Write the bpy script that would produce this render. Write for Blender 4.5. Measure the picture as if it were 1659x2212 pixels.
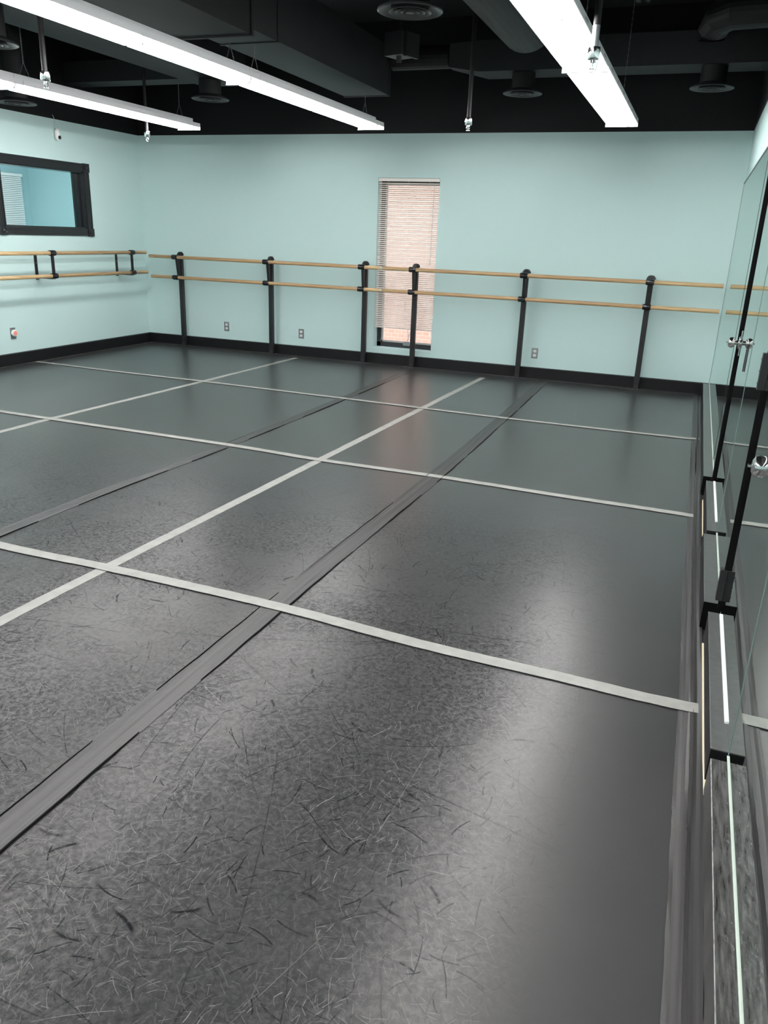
import bpy, bmesh, math, random
from mathutils import Matrix, Vector
random.seed(7)
PI = math.pi
S = bpy.context.scene
C = S.collection
for o in list(bpy.data.objects): bpy.data.objects.remove(o)

# ------------------------------------------------------------------ camera
cam_d = bpy.data.cameras.new('camera')
cam = bpy.data.objects.new('camera', cam_d); C.objects.link(cam)
RR = Vector((0.93214813, 0.36029538, 0.03587614))
UU = Vector((-0.15198314, 0.29941437, 0.94194064))
FF = Vector((-0.32863502, 0.88348077, -0.33385737))
M = Matrix(((RR.x, UU.x, -FF.x, -0.283525), (RR.y, UU.y, -FF.y, -8.87057091),
            (RR.z, UU.z, -FF.z, 1.45888163), (0, 0, 0, 1)))
cam.matrix_world = M
cam_d.sensor_fit = 'VERTICAL'; cam_d.sensor_height = 24.0
cam_d.lens = 24.0 * 1686.435 / 2212.0
cam_d.clip_start = 0.02; cam_d.clip_end = 200
S.camera = cam

# ------------------------------------------------------------------ world, sun, exposure
TUBE_E = 62.0
w = bpy.data.worlds.new('World'); S.world = w; w.use_nodes = True
bg = w.node_tree.nodes['Background']; bg.inputs[0].default_value = (0.80, 0.88, 1.0, 1); bg.inputs[1].default_value = 2.2
sd = bpy.data.lights.new('sun', 'SUN'); sd.energy = 5.0; sd.angle = 0.02; sd.color = (1, 0.95, 0.88)
so = bpy.data.objects.new('sun', sd); C.objects.link(so); so.rotation_euler = (math.radians(32), 0, math.radians(-15)); so.location = (-3, -20, 20)
S.view_settings.view_transform = 'Standard'; S.view_settings.look = 'None'
S.view_settings.gamma = 1.0; S.view_settings.exposure = 0.0
S.view_settings.use_curve_mapping = False

# ------------------------------------------------------------------ material helpers
class N:
    def __init__(s, name):
        s.m = bpy.data.materials.new(name); s.m.use_nodes = True
        s.t = s.m.node_tree; s.t.nodes.clear()
        s.out = s.t.nodes.new('ShaderNodeOutputMaterial')
    def n(s, typ, **k):
        x = s.t.nodes.new(typ)
        for a, v in k.items():
            if a.startswith('i_'):
                x.inputs[a[2:].replace('_', ' ')].default_value = v
            else: setattr(x, a, v)
        return x
    def l(s, a, b): s.t.links.new(a, b)
    def bsdf(s, **k):
        b = s.n('ShaderNodeBsdfPrincipled', **k); s.l(b.outputs[0], s.out.inputs[0]); return b
    def obj(s): return s.n('ShaderNodeTexCoord').outputs['Object']
    def gen(s): return s.n('ShaderNodeNewGeometry').outputs['Position']
    def map(s, v, scale=(1, 1, 1), rot=(0, 0, 0), loc=(0, 0, 0)):
        m = s.n('ShaderNodeMapping'); m.inputs['Scale'].default_value = scale; m.inputs['Rotation'].default_value = rot
        m.inputs['Location'].default_value = loc; s.l(v, m.inputs['Vector']); return m.outputs[0]
    def noise(s, v, scale, detail=2, rough=.5, dist=0.):
        x = s.n('ShaderNodeTexNoise'); x.inputs['Scale'].default_value = scale; x.inputs['Detail'].default_value = detail
        x.inputs['Roughness'].default_value = rough; x.inputs['Distortion'].default_value = dist; s.l(v, x.inputs['Vector']); return x.outputs[0]
    def ramp(s, v, a, b, ca=(0, 0, 0, 1), cb=(1, 1, 1, 1)):
        r = s.n('ShaderNodeValToRGB'); e = r.color_ramp.elements
        e[0].position = a; e[0].color = ca; e[1].position = b; e[1].color = cb; s.l(v, r.inputs[0]); return r.outputs[0]
    def math(s, op, a, b=None, clamp=False):
        x = s.n('ShaderNodeMath', operation=op); x.use_clamp = clamp
        for i, q in enumerate((a, b)):
            if q is None: continue
            if isinstance(q, (int, float)): x.inputs[i].default_value = q
            else: s.l(q, x.inputs[i])
        return x.outputs[0]
    def mix(s, f, a, b):
        x = s.n('ShaderNodeMix', data_type='RGBA')
        if isinstance(f, (int, float)): x.inputs[0].default_value = f
        else: s.l(f, x.inputs[0])
        for i, q in ((6, a), (7, b)):
            if isinstance(q, tuple): x.inputs[i].default_value = q
            else: s.l(q, x.inputs[i])
        return x.outputs[2]
    def bump(s, h, strength, dist, b):
        x = s.n('ShaderNodeBump'); x.inputs['Strength'].default_value = strength; x.inputs['Distance'].default_value = dist
        s.l(h, x.inputs['Height']); s.l(x.outputs[0], b.inputs['Normal'])

def simple(name, col, rough=.5, metal=0., noise=0., nscale=30., bump=0., spec=.5):
    q = N(name); b = q.bsdf(); b.inputs['Roughness'].default_value = rough; b.inputs['Metallic'].default_value = metal
    b.inputs['Specular IOR Level'].default_value = spec
    b.inputs['Base Color'].default_value = (*col, 1)
    v = q.obj(); n = q.noise(v, nscale, 4)
    if noise > 0:
        q.l(q.mix(n, tuple(c * (1 - noise) for c in col) + (1,), tuple(min(1, c * (1 + noise)) for c in col) + (1,)), b.inputs['Base Color'])
    if bump > 0: q.bump(n, bump, .002, b)
    return q.m

PAINT = (0.530, 0.700, 0.690)
def wall_mat():
    q = N('teal_wall_paint'); b = q.bsdf(); p = q.gen()
    sep = q.n('ShaderNodeSeparateXYZ'); q.l(p, sep.inputs[0])
    n = q.noise(p, 1.3, 3)
    teal = q.mix(n, (PAINT[0]*.97, PAINT[1]*.97, PAINT[2]*.97, 1), (PAINT[0]*1.03, PAINT[1]*1.03, PAINT[2]*1.03, 1))
    f = q.math('GREATER_THAN', sep.outputs[2], 2.517)
    q.l(q.mix(f, teal, (0.006, 0.006, 0.007, 1)), b.inputs['Base Color'])
    b.inputs['Roughness'].default_value = .55
    b.inputs['Specular IOR Level'].default_value = .3
    q.bump(q.noise(p, 260, 2), .15, .001, b)
    return q.m
M_wall = wall_mat()
M_black_ceil = simple('black_ceiling_paint', (.006, .006, .007), .8, noise=.3, nscale=4)
M_duct = simple('black_painted_duct', (.013, .014, .015), .55, noise=.25, nscale=6)
M_duct_dark = simple('dark_painted_duct', (.004, .004, .005), .6, noise=.25, nscale=6)
M_base = simple('black_baseboard_paint', (.005, .005, .006), .55, noise=.3, nscale=12, bump=.1, spec=.25)
M_ledge_grey = simple('scuffed_grey_black_board', (.060, .064, .062), .3, noise=.4, nscale=40, bump=.2)
M_blackmetal = simple('black_powder_coat', (.010, .010, .011), .42, noise=.3, nscale=60, spec=.4)
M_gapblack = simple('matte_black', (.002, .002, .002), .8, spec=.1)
M_white_metal = simple('white_enamel', (.86, .86, .88), .3)
M_chrome = simple('chrome', (.82, .81, .80), .12, 1.)
M_steel = simple('brushed_steel_plate', (.33, .35, .36), .35, .8)
M_white_plastic = simple('white_plastic', (.85, .85, .84), .35)
M_salmon = simple('salmon_plastic', (.80, .28, .22), .4)
M_blackplastic = simple('black_plastic', (.01, .01, .012), .25)
M_channel = simple('pale_channel', (.50, .56, .50), .35)
M_cream = simple('pale_cream', (.88, .80, .60), .5, noise=.08, nscale=20)
M_chain = simple('dull_chain', (.22, .22, .23), .4, .8)
M_frame_w = simple('dark_window_frame', (.02, .02, .022), .3)
M_sash = simple('grey_sash', (.42, .42, .42), .4)
M_slat = simple('ivory_blind_slat', (.80, .76, .71), .45)
M_slat_next = simple('white_blind_slat', (.85, .85, .85), .45)
M_room2 = simple('next_room_teal', (.35, .56, .60), .7)
M_sill = simple('pale_teal_sill', (.62, .80, .80), .4)
M_strap = simple('black_strap', (.01, .01, .01), .6)

def wood_mat():
    q = N('barre_wood'); b = q.bsdf(); v = q.obj()
    g = q.noise(q.map(v, (1.5, 60, 60)), 3.0, 5, .6)
    c = q.ramp(g, .3, .72, (.46, .31, .15, 1), (.72, .55, .32, 1))
    vo = q.n('ShaderNodeTexVoronoi'); vo.inputs['Scale'].default_value = 1.0
    q.l(q.map(v, (1.6, 22, 22)), vo.inputs['Vector'])
    sp = q.n('ShaderNodeSeparateColor'); q.l(vo.outputs['Color'], sp.inputs[0])
    t = q.ramp(sp.outputs[0], .15, .85, (.62, .54, .50, 1), (1.12, 1.1, 1.08, 1))
    mm = q.n('ShaderNodeMix', data_type='RGBA', blend_type='MULTIPLY'); mm.inputs[0].default_value = 1
    q.l(c, mm.inputs[6]); q.l(t, mm.inputs[7]); q.l(mm.outputs[2], b.inputs['Base Color'])
    b.inputs['Roughness'].default_value = .4
    return q.m
M_wood = wood_mat()

def vinyl_mat():
    q = N('grey_dance_vinyl'); b = q.bsdf(); p = q.gen()
    mott = q.noise(p, 2.2, 5, .6)
    base = q.mix(mott, (.027, .0285, .029, 1), (.038, .0388, .0388, 1))
    def strokes(cell, length, width, rot, seed, bend=.0, keep=.45, rag=0):
        """one randomly turned scratch in every cell of a jittered grid (sizes in metres)"""
        v = q.map(p, (1/cell, 1/cell, 0), (0, 0, rot), (seed, seed*.61, 0))
        vo = q.n('ShaderNodeTexVoronoi', voronoi_dimensions='2D'); vo.inputs['Scale'].default_value = 1; q.l(v, vo.inputs['Vector'])
        d = q.n('ShaderNodeVectorMath', operation='SUBTRACT'); q.l(v, d.inputs[0]); q.l(vo.outputs['Position'], d.inputs[1])
        c = q.n('ShaderNodeSeparateColor'); q.l(vo.outputs['Color'], c.inputs[0])
        x = q.n('ShaderNodeSeparateXYZ'); q.l(d.outputs[0], x.inputs[0])
        an = q.math('MULTIPLY', c.outputs[0], 6.2832); cs = q.math('COSINE', an); sn = q.math('SINE', an)
        u = q.math('ADD', q.math('MULTIPLY', x.outputs[0], cs), q.math('MULTIPLY', x.outputs[1], sn))
        w_ = q.math('SUBTRACT', q.math('MULTIPLY', x.outputs[1], cs), q.math('MULTIPLY', x.outputs[0], sn))
        w_ = q.math('ADD', w_, q.math('MULTIPLY', q.math('MULTIPLY', u, u), bend))
        across = q.math('SUBTRACT', 1.0, q.math('DIVIDE', q.math('ABSOLUTE', w_), width/cell), True)
        ends = q.math('MULTIPLY', q.math('SUBTRACT', length/cell/2, q.math('ABSOLUTE', u)), 6.0, True)
        on = q.math('MULTIPLY', q.math('SUBTRACT', c.outputs[1], 1-keep), 2.2/keep, True)
        r_ = q.math('MULTIPLY', q.math('MULTIPLY', across, ends), q.math('MULTIPLY', on, q.math('ADD', .3, q.math('MULTIPLY', c.outputs[2], .8))), True)
        if rag: r_ = q.math('MULTIPLY', r_, q.ramp(q.noise(q.map(p, loc=(seed, 0, 0)), rag, 3, .7), .30, .50))
        return r_
    def union(L):
        r = L[0]
        for t in L[1:]: r = q.math('MAXIMUM', r, t)
        return r
    light = union([strokes(.020, .026, .0012, .3, 3.1, .1, .7), strokes(.027, .036, .0013, 1.2, 17.7, .12, .7), strokes(.040, .055, .0013, 2.1, 9.3, .2, .6), strokes(.07, .10, .0013, .9, 23.9, .15, .5), strokes(.15, .21, .0013, 1.7, 31.2, .1, .5)])
    longl = union([strokes(.34, .46, .0012, .5, 41.3, .12), strokes(.52, .60, .0012, 2.4, 57.1)])
    dark = union([strokes(.040, .045, .0026, .2, 5.5, .3, .5, 70), strokes(.065, .10, .0034, 1.4, 12.4, .2, .4, 50), strokes(.10, .16, .0022, 2.2, 27.8, .15, .5, 40), strokes(.11, .09, .0070, 0.4, 71.8, .4, .22, 45), strokes(.20, .32, .0026, .8, 37.7, .1, .6, 30), strokes(.42, .62, .0028, 1.9, 47.3, .08, .7, 24), strokes(.8, 1.2, .003, 1.1, 87.3, .08, .8, 20)])
    sep = q.n('ShaderNodeSeparateXYZ'); q.l(p, sep.inputs[0])
    wear = q.n('ShaderNodeMapRange'); wear.inputs['From Min'].default_value = -3.6; wear.inputs['From Max'].default_value = -6.2; wear.interpolation_type = 'SMOOTHSTEP'
    q.l(sep.outputs[1], wear.inputs['Value'])
    edge = q.n('ShaderNodeMapRange'); edge.inputs['From Min'].default_value = -.35; edge.inputs['From Max'].default_value = -.75
    q.l(sep.outputs[0], edge.inputs['Value'])
    wr = q.math('MULTIPLY', wear.outputs[0], edge.outputs[0])
    wr2 = q.math('ADD', q.math('MULTIPLY', wr, .93), .07)
    patch = q.ramp(q.noise(p, 1.3, 4, .65), .36, .56)
    patch2 = q.ramp(q.noise(q.map(p, loc=(7, 3, 0)), 1.5, 4, .65), .30, .50)
    lf = q.math('MULTIPLY', light, q.math('MULTIPLY', wr2, patch), True)
    ll = q.math('MULTIPLY', longl, q.math('MULTIPLY', wr2, .5), True)
    df = q.math('MULTIPLY', q.math('MULTIPLY', dark, 1.35), q.math('MULTIPLY', wr, patch2), True)
    c1 = q.mix(q.math('MULTIPLY', q.math('MAXIMUM', q.math('MULTIPLY', lf, .25), ll), .16), base, (.30, .28, .25, 1))
    c2 = q.mix(q.math('MULTIPLY', df, .9), c1, (.008, .008, .010, 1))
    q.l(c2, b.inputs['Base Color'])
    r = q.math('ADD', .280, q.math('ADD', q.math('MULTIPLY', mott, .01), q.math('MULTIPLY', wear.outputs[0], .010)))
    q.l(r, b.inputs['Roughness'])
    grain = q.ramp(q.noise(p, 55, 4, .75), .42, .62)
    worn = q.math('MULTIPLY', wr, q.math('ADD', .45, q.math('MULTIPLY', patch, .55)))
    sp = q.math('ADD', q.math('SUBTRACT', .5, q.math('MULTIPLY', worn, .46)), q.math('MULTIPLY', worn, q.math('MULTIPLY', grain, .30)))
    sp = q.math('ADD', sp, q.math('MULTIPLY', q.math('MAXIMUM', lf, ll), .70))
    sp = q.math('MULTIPLY', sp, q.math('SUBTRACT', 1.0, q.math('MULTIPLY', df, .9)), True)
    q.l(sp, b.inputs['Specular IOR Level'])
    b.inputs['Specular Tint'].default_value = (1, .97, .94, 1)
    h = q.math('ADD', q.math('MULTIPLY', q.noise(p, 5, 3), .45), q.math('MULTIPLY', q.math('MAXIMUM', lf, ll), .6))
    h = q.math('ADD', h, q.math('MULTIPLY', q.noise(p, 120, 3, .7), q.math('ADD', .06, q.math('MULTIPLY', wr, .50))))
    q.bump(h, .5, .0007, b)
    return q.m
M_vinyl = vinyl_mat()

def tape_mat(name, ca, cb, rough, stretch=None, bump=.3):
    q = N(name); b = q.bsdf(); p = q.gen()
    n = q.noise(q.map(p, stretch or (1, 1, 1)), 14 if stretch is None else 1.0, 4, .6)
    q.l(q.ramp(n, .3, .7, (*ca, 1), (*cb, 1)), b.inputs['Base Color']); b.inputs['Roughness'].default_value = rough
    q.bump(q.noise(p, 60, 3), bump, .001, b)
    return q.m
M_tape_w = tape_mat('white_floor_tape', (.24, .24, .225), (.31, .31, .29), .5)
M_tape_k = tape_mat('black_seam_tape', (.008, .008, .009), (.042, .041, .040), .42, (90, .6, 1))
M_tape_edge = tape_mat('dusty_edge_tape', (.014, .013, .014), (.062, .058, .058), .45, (70, .5, 1))
M_tape_rough = tape_mat('wrinkled_dark_tape', (.006, .006, .006), (.085, .085, .082), .25, (120, 12, 1), 1.)

def emis(name, col, s):
    q = N(name); e = q.n('ShaderNodeEmission'); e.inputs[0].default_value = (*col, 1); e.inputs[1].default_value = s
    q.l(e.outputs[0], q.out.inputs[0]); return q.m
M_tube = emis('lit_tube', (1, .985, .97), TUBE_E)
def mirror_mat():
    q = N('mirror_glass'); b = q.n('ShaderNodeBsdfGlossy'); b.inputs['Color'].default_value = (.86, .91, .89, 1); b.inputs['Roughness'].default_value = 0.0
    q.l(b.outputs[0], q.out.inputs[0]); return q.m
M_mirror = mirror_mat()
def glass_mat(name='window_glass'):
    q = N(name); t = q.n('ShaderNodeBsdfTransparent'); t.inputs[0].default_value = (.96, .98, .97, 1)
    g = q.n('ShaderNodeBsdfGlossy'); g.inputs['Roughness'].default_value = .02
    lw = q.n('ShaderNodeLayerWeight'); lw.inputs[0].default_value = .5
    fac = q.math('ADD', .035, q.math('MULTIPLY', q.math('POWER', lw.outputs['Facing'], 4.0), .6))
    m = q.n('ShaderNodeMixShader'); q.l(fac, m.inputs[0]); q.l(t.outputs[0], m.inputs[1]); q.l(g.outputs[0], m.inputs[2])
    q.l(m.outputs[0], q.out.inputs[0]); return q.m
M_glass = glass_mat()
def brick_mat():
    q = N('pink_brick'); b = q.bsdf(); p = q.gen()
    br = q.n('ShaderNodeTexBrick'); br.inputs['Scale'].default_value = 4.0
    br.inputs['Color1'].default_value = (.74, .47, .40, 1); br.inputs['Color2'].default_value = (.68, .42, .36, 1); br.inputs['Mortar'].default_value = (.78, .62, .56, 1)
    q.l(q.map(p, rot=(PI/2, 0, 0)), br.inputs['Vector']); q.l(br.outputs[0], b.inputs['Base Color']); b.inputs['Roughness'].default_value = .9
    return q.m
M_brick = brick_mat()
M_ground = simple('leaf_litter', (.36, .22, .17), .95, noise=.6, nscale=9)
M_twig = simple('pale_twig', (.80, .74, .70), .8)

# ------------------------------------------------------------------ mesh helpers
def box(bm, x0, x1, y0, y1, z0, z1, bev=0.):
    r = bmesh.ops.create_cube(bm, size=1)
    bmesh.ops.scale(bm, vec=(abs(x1-x0), abs(y1-y0), abs(z1-z0)), verts=r['verts'])
    bmesh.ops.translate(bm, vec=((x0+x1)/2, (y0+y1)/2, (z0+z1)/2), verts=r['verts'])
    if bev > 0:
        es = list({e for v in r['verts'] for e in v.link_edges})
        bmesh.ops.bevel(bm, geom=es, offset=bev, segments=2, affect='EDGES', profile=.6)
def tube(bm, pts, r, seg=10, cap=True):
    pts = [Vector(p) for p in pts]; rr = r if isinstance(r, (list, tuple)) else [r]*len(pts)
    rings = []
    for i, p in enumerate(pts):
        d = (pts[min(i+1, len(pts)-1)] - pts[max(i-1, 0)]).normalized()
        a = Vector((0, 0, 1)) if abs(d.z) < .9 else Vector((1, 0, 0))
        u = d.cross(a).normalized(); v = d.cross(u).normalized()
        rings.append([bm.verts.new(p + (u*math.cos(2*PI*k/seg) + v*math.sin(2*PI*k/seg))*rr[i]) for k in range(seg)])
    for a, b in zip(rings, rings[1:]):
        for k in range(seg): bm.faces.new((a[k], a[(k+1) % seg], b[(k+1) % seg], b[k]))
    if cap:
        bm.faces.new(rings[0][::-1]); bm.faces.new(rings[-1])
def lathe(bm, prof, seg=32, origin=(0, 0, 0), axis='z'):
    o = Vector(origin); rings = []
    for r, z in prof:
        ring = []
        for k in range(seg):
            c, s_ = math.cos(2*PI*k/seg)*r, math.sin(2*PI*k/seg)*r
            ring.append(bm.verts.new(o + (Vector((c, s_, z)) if axis == 'z' else Vector((z, c, s_)))))
        rings.append(ring)
    for a, b in zip(rings, rings[1:]):
        for k in range(seg): bm.faces.new((a[k], a[(k+1) % seg], b[(k+1) % seg], b[k]))
    bm.faces.new(rings[0][::-1]); bm.faces.new(rings[-1])
def prism(bm, prof, y0, y1):          # closed xz profile swept along y
    a = [bm.verts.new((x, y0, z)) for x, z in prof]; b = [bm.verts.new((x, y1, z)) for x, z in prof]
    n = len(prof)
    for k in range(n): bm.faces.new((a[k], a[(k+1) % n], b[(k+1) % n], b[k]))
    bm.faces.new(a[::-1]); bm.faces.new(b)
def obj(name, bm, mat, parent=None, smooth=False):
    bmesh.ops.recalc_face_normals(bm, faces=bm.faces)
    me = bpy.data.meshes.new(name); bm.to_mesh(me); bm.free()
    me.materials.append(mat)
    if smooth:
        for p in me.polygons: p.use_smooth = True
        try: me.set_sharp_from_angle(angle=math.radians(40))
        except Exception: pass
    o = bpy.data.objects.new(name, me); C.objects.link(o)
    if parent: o.parent = parent
    return o
def B(): return bmesh.new()
def mk(name, mat, parent, fn, smooth=False):
    bm = B(); fn(bm); return obj(name, bm, mat, parent, smooth)
def bx(name, mat, parent, *a, bev=0.): return mk(name, mat, parent, lambda bm: box(bm, *a, bev=bev))
def thing(name, label, cat, loc=(0, 0, 0), group=None):
    o = bpy.data.objects.new(name, None); C.objects.link(o); o.location = loc; o.empty_display_size = .05
    return tag(o, label, cat, group)
def tag(o, label, cat, group=None):
    o['label'] = label; o['category'] = cat
    if group: o['group'] = group
    return o
def struct(o, label=None):
    o['kind'] = 'structure'
    if label: o['label'] = label
    return o
def dup(o, parent=None, loc=None):
    c = o.copy(); C.objects.link(c)
    if parent: c.parent = parent
    if loc: c.location = loc
    for ch in list(o.children): dup(ch, c)
    return c

# ------------------------------------------------------------------ room shell
XL = -7.04; FR = -11.4; TOP = 3.6
WX0, WX1, WZ0, WZ1 = -3.802, -3.076, 0.185, 2.068
struct(bx('floor', M_black_ceil, None, XL-.2, .2, FR-.2, .2, -.12, 0))
struct(bx('ceiling', M_black_ceil, None, XL-.2, .2, FR-.2, .2, TOP, TOP+.2))
def wb(bm):
    box(bm, XL-.2, WX0, 0, .2, 0, TOP); box(bm, WX1, .2, 0, .2, 0, TOP)
    box(bm, WX0, WX1, 0, .2, 0, WZ0); box(bm, WX0, WX1, 0, .2, WZ1, TOP)
struct(mk('wall_back', M_wall, None, wb))
LY0, LY1, LZ0, LZ1 = -2.255, -1.045, 1.408, 2.018
def wl_(bm):
    box(bm, XL-.16, XL, FR, LY0, 0, TOP); box(bm, XL-.16, XL, LY1, 0, 0, TOP)
    box(bm, XL-.16, XL, LY0, LY1, 0, LZ0); box(bm, XL-.16, XL, LY0, LY1, LZ1, TOP)
struct(mk('wall_left', M_wall, None, wl_))
struct(bx('wall_right', M_wall, None, .006, .2, FR, 0, 0, TOP))
struct(bx('wall_front', M_wall, None, XL-.2, .2, FR-.2, FR, 0, TOP))
BH = .12
struct(bx('baseboard_back', M_base, None, XL, 0, -.05, 0, 0, BH, bev=.004))
struct(bx('baseboard_left', M_base, None, XL, XL+.05, FR, -.05, 0, BH, bev=.004))
bb = mk('baseboard_right', M_base, None, lambda bm: box(bm, -.06, .006, -3.80, -.05, 0, BH-.004)); struct(bb)
struct(bx('trim_5', M_ledge_grey, None, -.061, .006, -3.80, -.05, BH-.004, BH, bev=.001))
struct(bx('trim_6', M_ledge_grey, None, -.061, .006, -5.745, -4.90, BH-.004, BH, bev=.001))
struct(bx('trim_1', M_base, None, -.060, .006, -5.745, -4.90, 0, BH-.004))
struct(bx('trim_2', M_tape_rough, None, -.047, .006, FR, -6.825, 0, BH, bev=.003))
# black end caps of the fixed ledge sections
for i, (y, d) in enumerate([(-3.80, .062), (-5.745, .062)]):
    struct(bx('trim_%d' % (3+i), M_gapblack, None, -d, .005, y-.006, y-.0005, 0, BH+.001))

# ------------------------------------------------------------------ vinyl floor strips
def lx(a, b): return lambda y: a + b*y
e0 = lx(-6.985, 0); e1 = lx(-4.715, .033); e2 = lx(-3.205, .014); e3 = lx(-1.672, .0035); e4 = lx(-.09, 0)
def vstrip(l, r, label):
    bm = B(); n = 40; ys = [FR+.05 + (-.055-FR-.05)*k/n for k in range(n+1)]
    T = [[bm.verts.new((l(y)+.0015, y, .003)), bm.verts.new((r(y)-.0015, y, .003))] for y in ys]
    L = [[bm.verts.new((l(y)+.0015, y, .0)), bm.verts.new((r(y)-.0015, y, .0))] for y in ys]
    for k in range(n):
        bm.faces.new((T[k][0], T[k][1], T[k+1][1], T[k+1][0])); bm.faces.new((L[k][0], L[k+1][0], L[k+1][1], L[k][1]))
        bm.faces.new((T[k][0], T[k+1][0], L[k+1][0], L[k][0])); bm.faces.new((T[k][1], L[k][1], L[k+1][1], T[k+1][1]))
    bm.faces.new((T[0][0], L[0][0], L[0][1], T[0][1])); bm.faces.new((T[n][0], T[n][1], L[n][1], L[n][0]))
    tag(obj('vinyl_floor_strip', bm, M_vinyl), label, 'dance floor', 'rolled out vinyl strips')
vstrip(e0, e1, 'grey vinyl dance floor strip along the left wall')
vstrip(e1, e2, 'grey vinyl dance floor strip under the back window, left of the dark seam')
vstrip(e2, e3, 'grey vinyl dance floor strip in the middle with white tape along its centre')
vstrip(e3, e4, 'grey vinyl dance floor strip beside the mirror wall')

def catmull(P, step=.04):
    out = []
    for i in range(len(P)-1):
        a, b = Vector(P[i]), Vector(P[i+1]); L = (b-a).length; n = max(2, int(L/step))
        p0 = Vector(P[i-1]) if i > 0 else a-(b-a); p3 = Vector(P[i+2]) if i+2 < len(P) else b+(b-a)
        for k in range(n):
            t = k/n
            out.append(.5*((2*a)+(-p0+b)*t+(2*p0-5*a+4*b-p3)*t*t+(-p0+3*a-3*b+p3)*t**3))
    out.append(Vector(P[-1])); return out
def ribbon(P, width, z0, th, cols=1, jit=.0015, wrinkle=0., edge=0., step=.05, smoothline=False):
    bm = B(); pts = P if smoothline is None else catmull([Vector((p[0], p[1])) for p in P], step)
    rows = []; low = []
    ph = random.random()*9
    for i, p in enumerate(pts):
        d = (pts[min(i+1, len(pts)-1)] - pts[max(i-1, 0)]).normalized(); nrm = Vector((-d.y, d.x))
        row = []
        for c in range(cols+1):
            s_ = c/cols - .5
            off = nrm*(s_*width + (random.uniform(-jit, jit) if c in (0, cols) else 0))
            z = z0 + th
            if wrinkle: z += wrinkle*(math.sin(c*2.1+ph)*.5+.5)*(.6+.4*math.sin(i*.13+c))
            if edge and c in (0, cols): z += edge*max(0, math.sin(i*.21+c+ph)+math.sin(i*.083+ph)*.8)
            row.append(bm.verts.new((p.x+off.x, p.y+off.y, z)))
        rows.append(row)
        low.append((bm.verts.new((row[0].co.x, row[0].co.y, z0)), bm.verts.new((row[-1].co.x, row[-1].co.y, z0))))
    for i in range(len(rows)-1):
        for c in range(cols): bm.faces.new((rows[i][c], rows[i+1][c], rows[i+1][c+1], rows[i][c+1]))
        bm.faces.new((rows[i][0], low[i][0], low[i+1][0], rows[i+1][0]))
        bm.faces.new((rows[i][-1], rows[i+1][-1], low[i+1][1], low[i][1]))
    return bm
WT = .058
W1 = [(-5.04, -10.5), (-4.95, -7.5), (-4.869, -4.661), (-4.865, -4.17), (-4.784, -2.173), (-4.725, -.224)]
W2 = [(-2.66, -10.8), (-2.61, -8.2), (-2.588, -6.872), (-2.568, -6.287), (-2.536, -5.425), (-2.491, -4.233), (-2.416, -2.253), (-2.343, -.339)]
T1 = [(-6.95, -6.15), (-5.0, -6.25), (-3.18, -6.297), (-2.565, -6.291), (-1.7, -6.308), (-1.065, -6.359), (-.538, -6.375), (-.222, -6.387), (-.050, -6.383)]
T2 = [(-6.95, -4.12), (-5.383, -4.162), (-4.865, -4.17), (-3.226, -4.19), (-2.491, -4.233), (-1.655, -4.227), (-.888, -4.258), (-.347, -4.268), (-.087, -4.279)]
T3 = [(-6.96, -2.127), (-5.848, -2.168), (-4.784, -2.173), (-3.205, -2.221), (-2.416, -2.253), (-1.672, -2.272), (-.832, -2.268), (-.15, -2.25), (-.062, -2.20)]
D1 = [(-3.36, -10.8), (-3.33, -8), (-3.306, -6.176), (-3.29, -5.312), (-3.236, -4.19), (-3.21, -2.246), (-3.205, -.10)]
D2 = [(-1.715, -10.8), (-1.708, -7.728), (-1.710, -7.292), (-1.704, -6.85), (-1.700, -6.277), (-1.690, -5.398), (-1.668, -4.217), (-1.672, -2.294), (-1.691, -.456), (-1.692, -.10)]
def tape(P, wd, m, z, label, **k):
    return tag(obj('floor_tape', ribbon(P, wd, z, .0012, **k), m), label, 'tape')
tape(D1, .085, M_tape_k, .003, 'black tape over the floor seam that runs up to the back window', cols=8, wrinkle=.0012, edge=.001)
tape(D2, .105, M_tape_k, .003, 'wrinkled black tape over the floor seam nearest the mirrors', cols=8, wrinkle=.002, edge=.003)
def edge_shadow(parent, P, off, y0, y1, wd):  # broken black ribbons drawn as the shadow gap along a tape's edge
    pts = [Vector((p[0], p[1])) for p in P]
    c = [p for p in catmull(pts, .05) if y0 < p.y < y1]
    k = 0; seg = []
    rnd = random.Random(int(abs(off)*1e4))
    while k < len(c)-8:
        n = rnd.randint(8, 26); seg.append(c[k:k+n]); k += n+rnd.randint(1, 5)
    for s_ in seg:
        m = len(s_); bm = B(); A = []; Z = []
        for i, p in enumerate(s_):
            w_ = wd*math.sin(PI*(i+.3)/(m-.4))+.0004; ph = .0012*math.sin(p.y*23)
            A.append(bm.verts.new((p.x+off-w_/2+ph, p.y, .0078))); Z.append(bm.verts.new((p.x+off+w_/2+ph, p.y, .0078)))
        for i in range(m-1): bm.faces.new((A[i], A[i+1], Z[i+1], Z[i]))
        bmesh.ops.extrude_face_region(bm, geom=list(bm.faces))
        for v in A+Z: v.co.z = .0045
        obj('edge_shadow_line', bm, M_gapblack, parent)
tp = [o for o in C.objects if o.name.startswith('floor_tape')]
edge_shadow(tp[0], D1, .042, -8.5, -1.2, .005)
edge_shadow(tp[1], D2, .050, -8.2, -.6, .006)
edge_shadow(tp[1], D2, -.048, -8.2, -4.5, .003)
tape(W1, WT, M_tape_w, .003, 'long white tape line running toward the back wall, leftmost one')
tape(W2, WT*1.02, M_tape_w, .003, 'long white tape line running toward the back wall, centre of the floor')
tape(T1, .062, M_tape_w, .0068, 'nearest white tape line crossing the floor from left to the mirrors')
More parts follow.
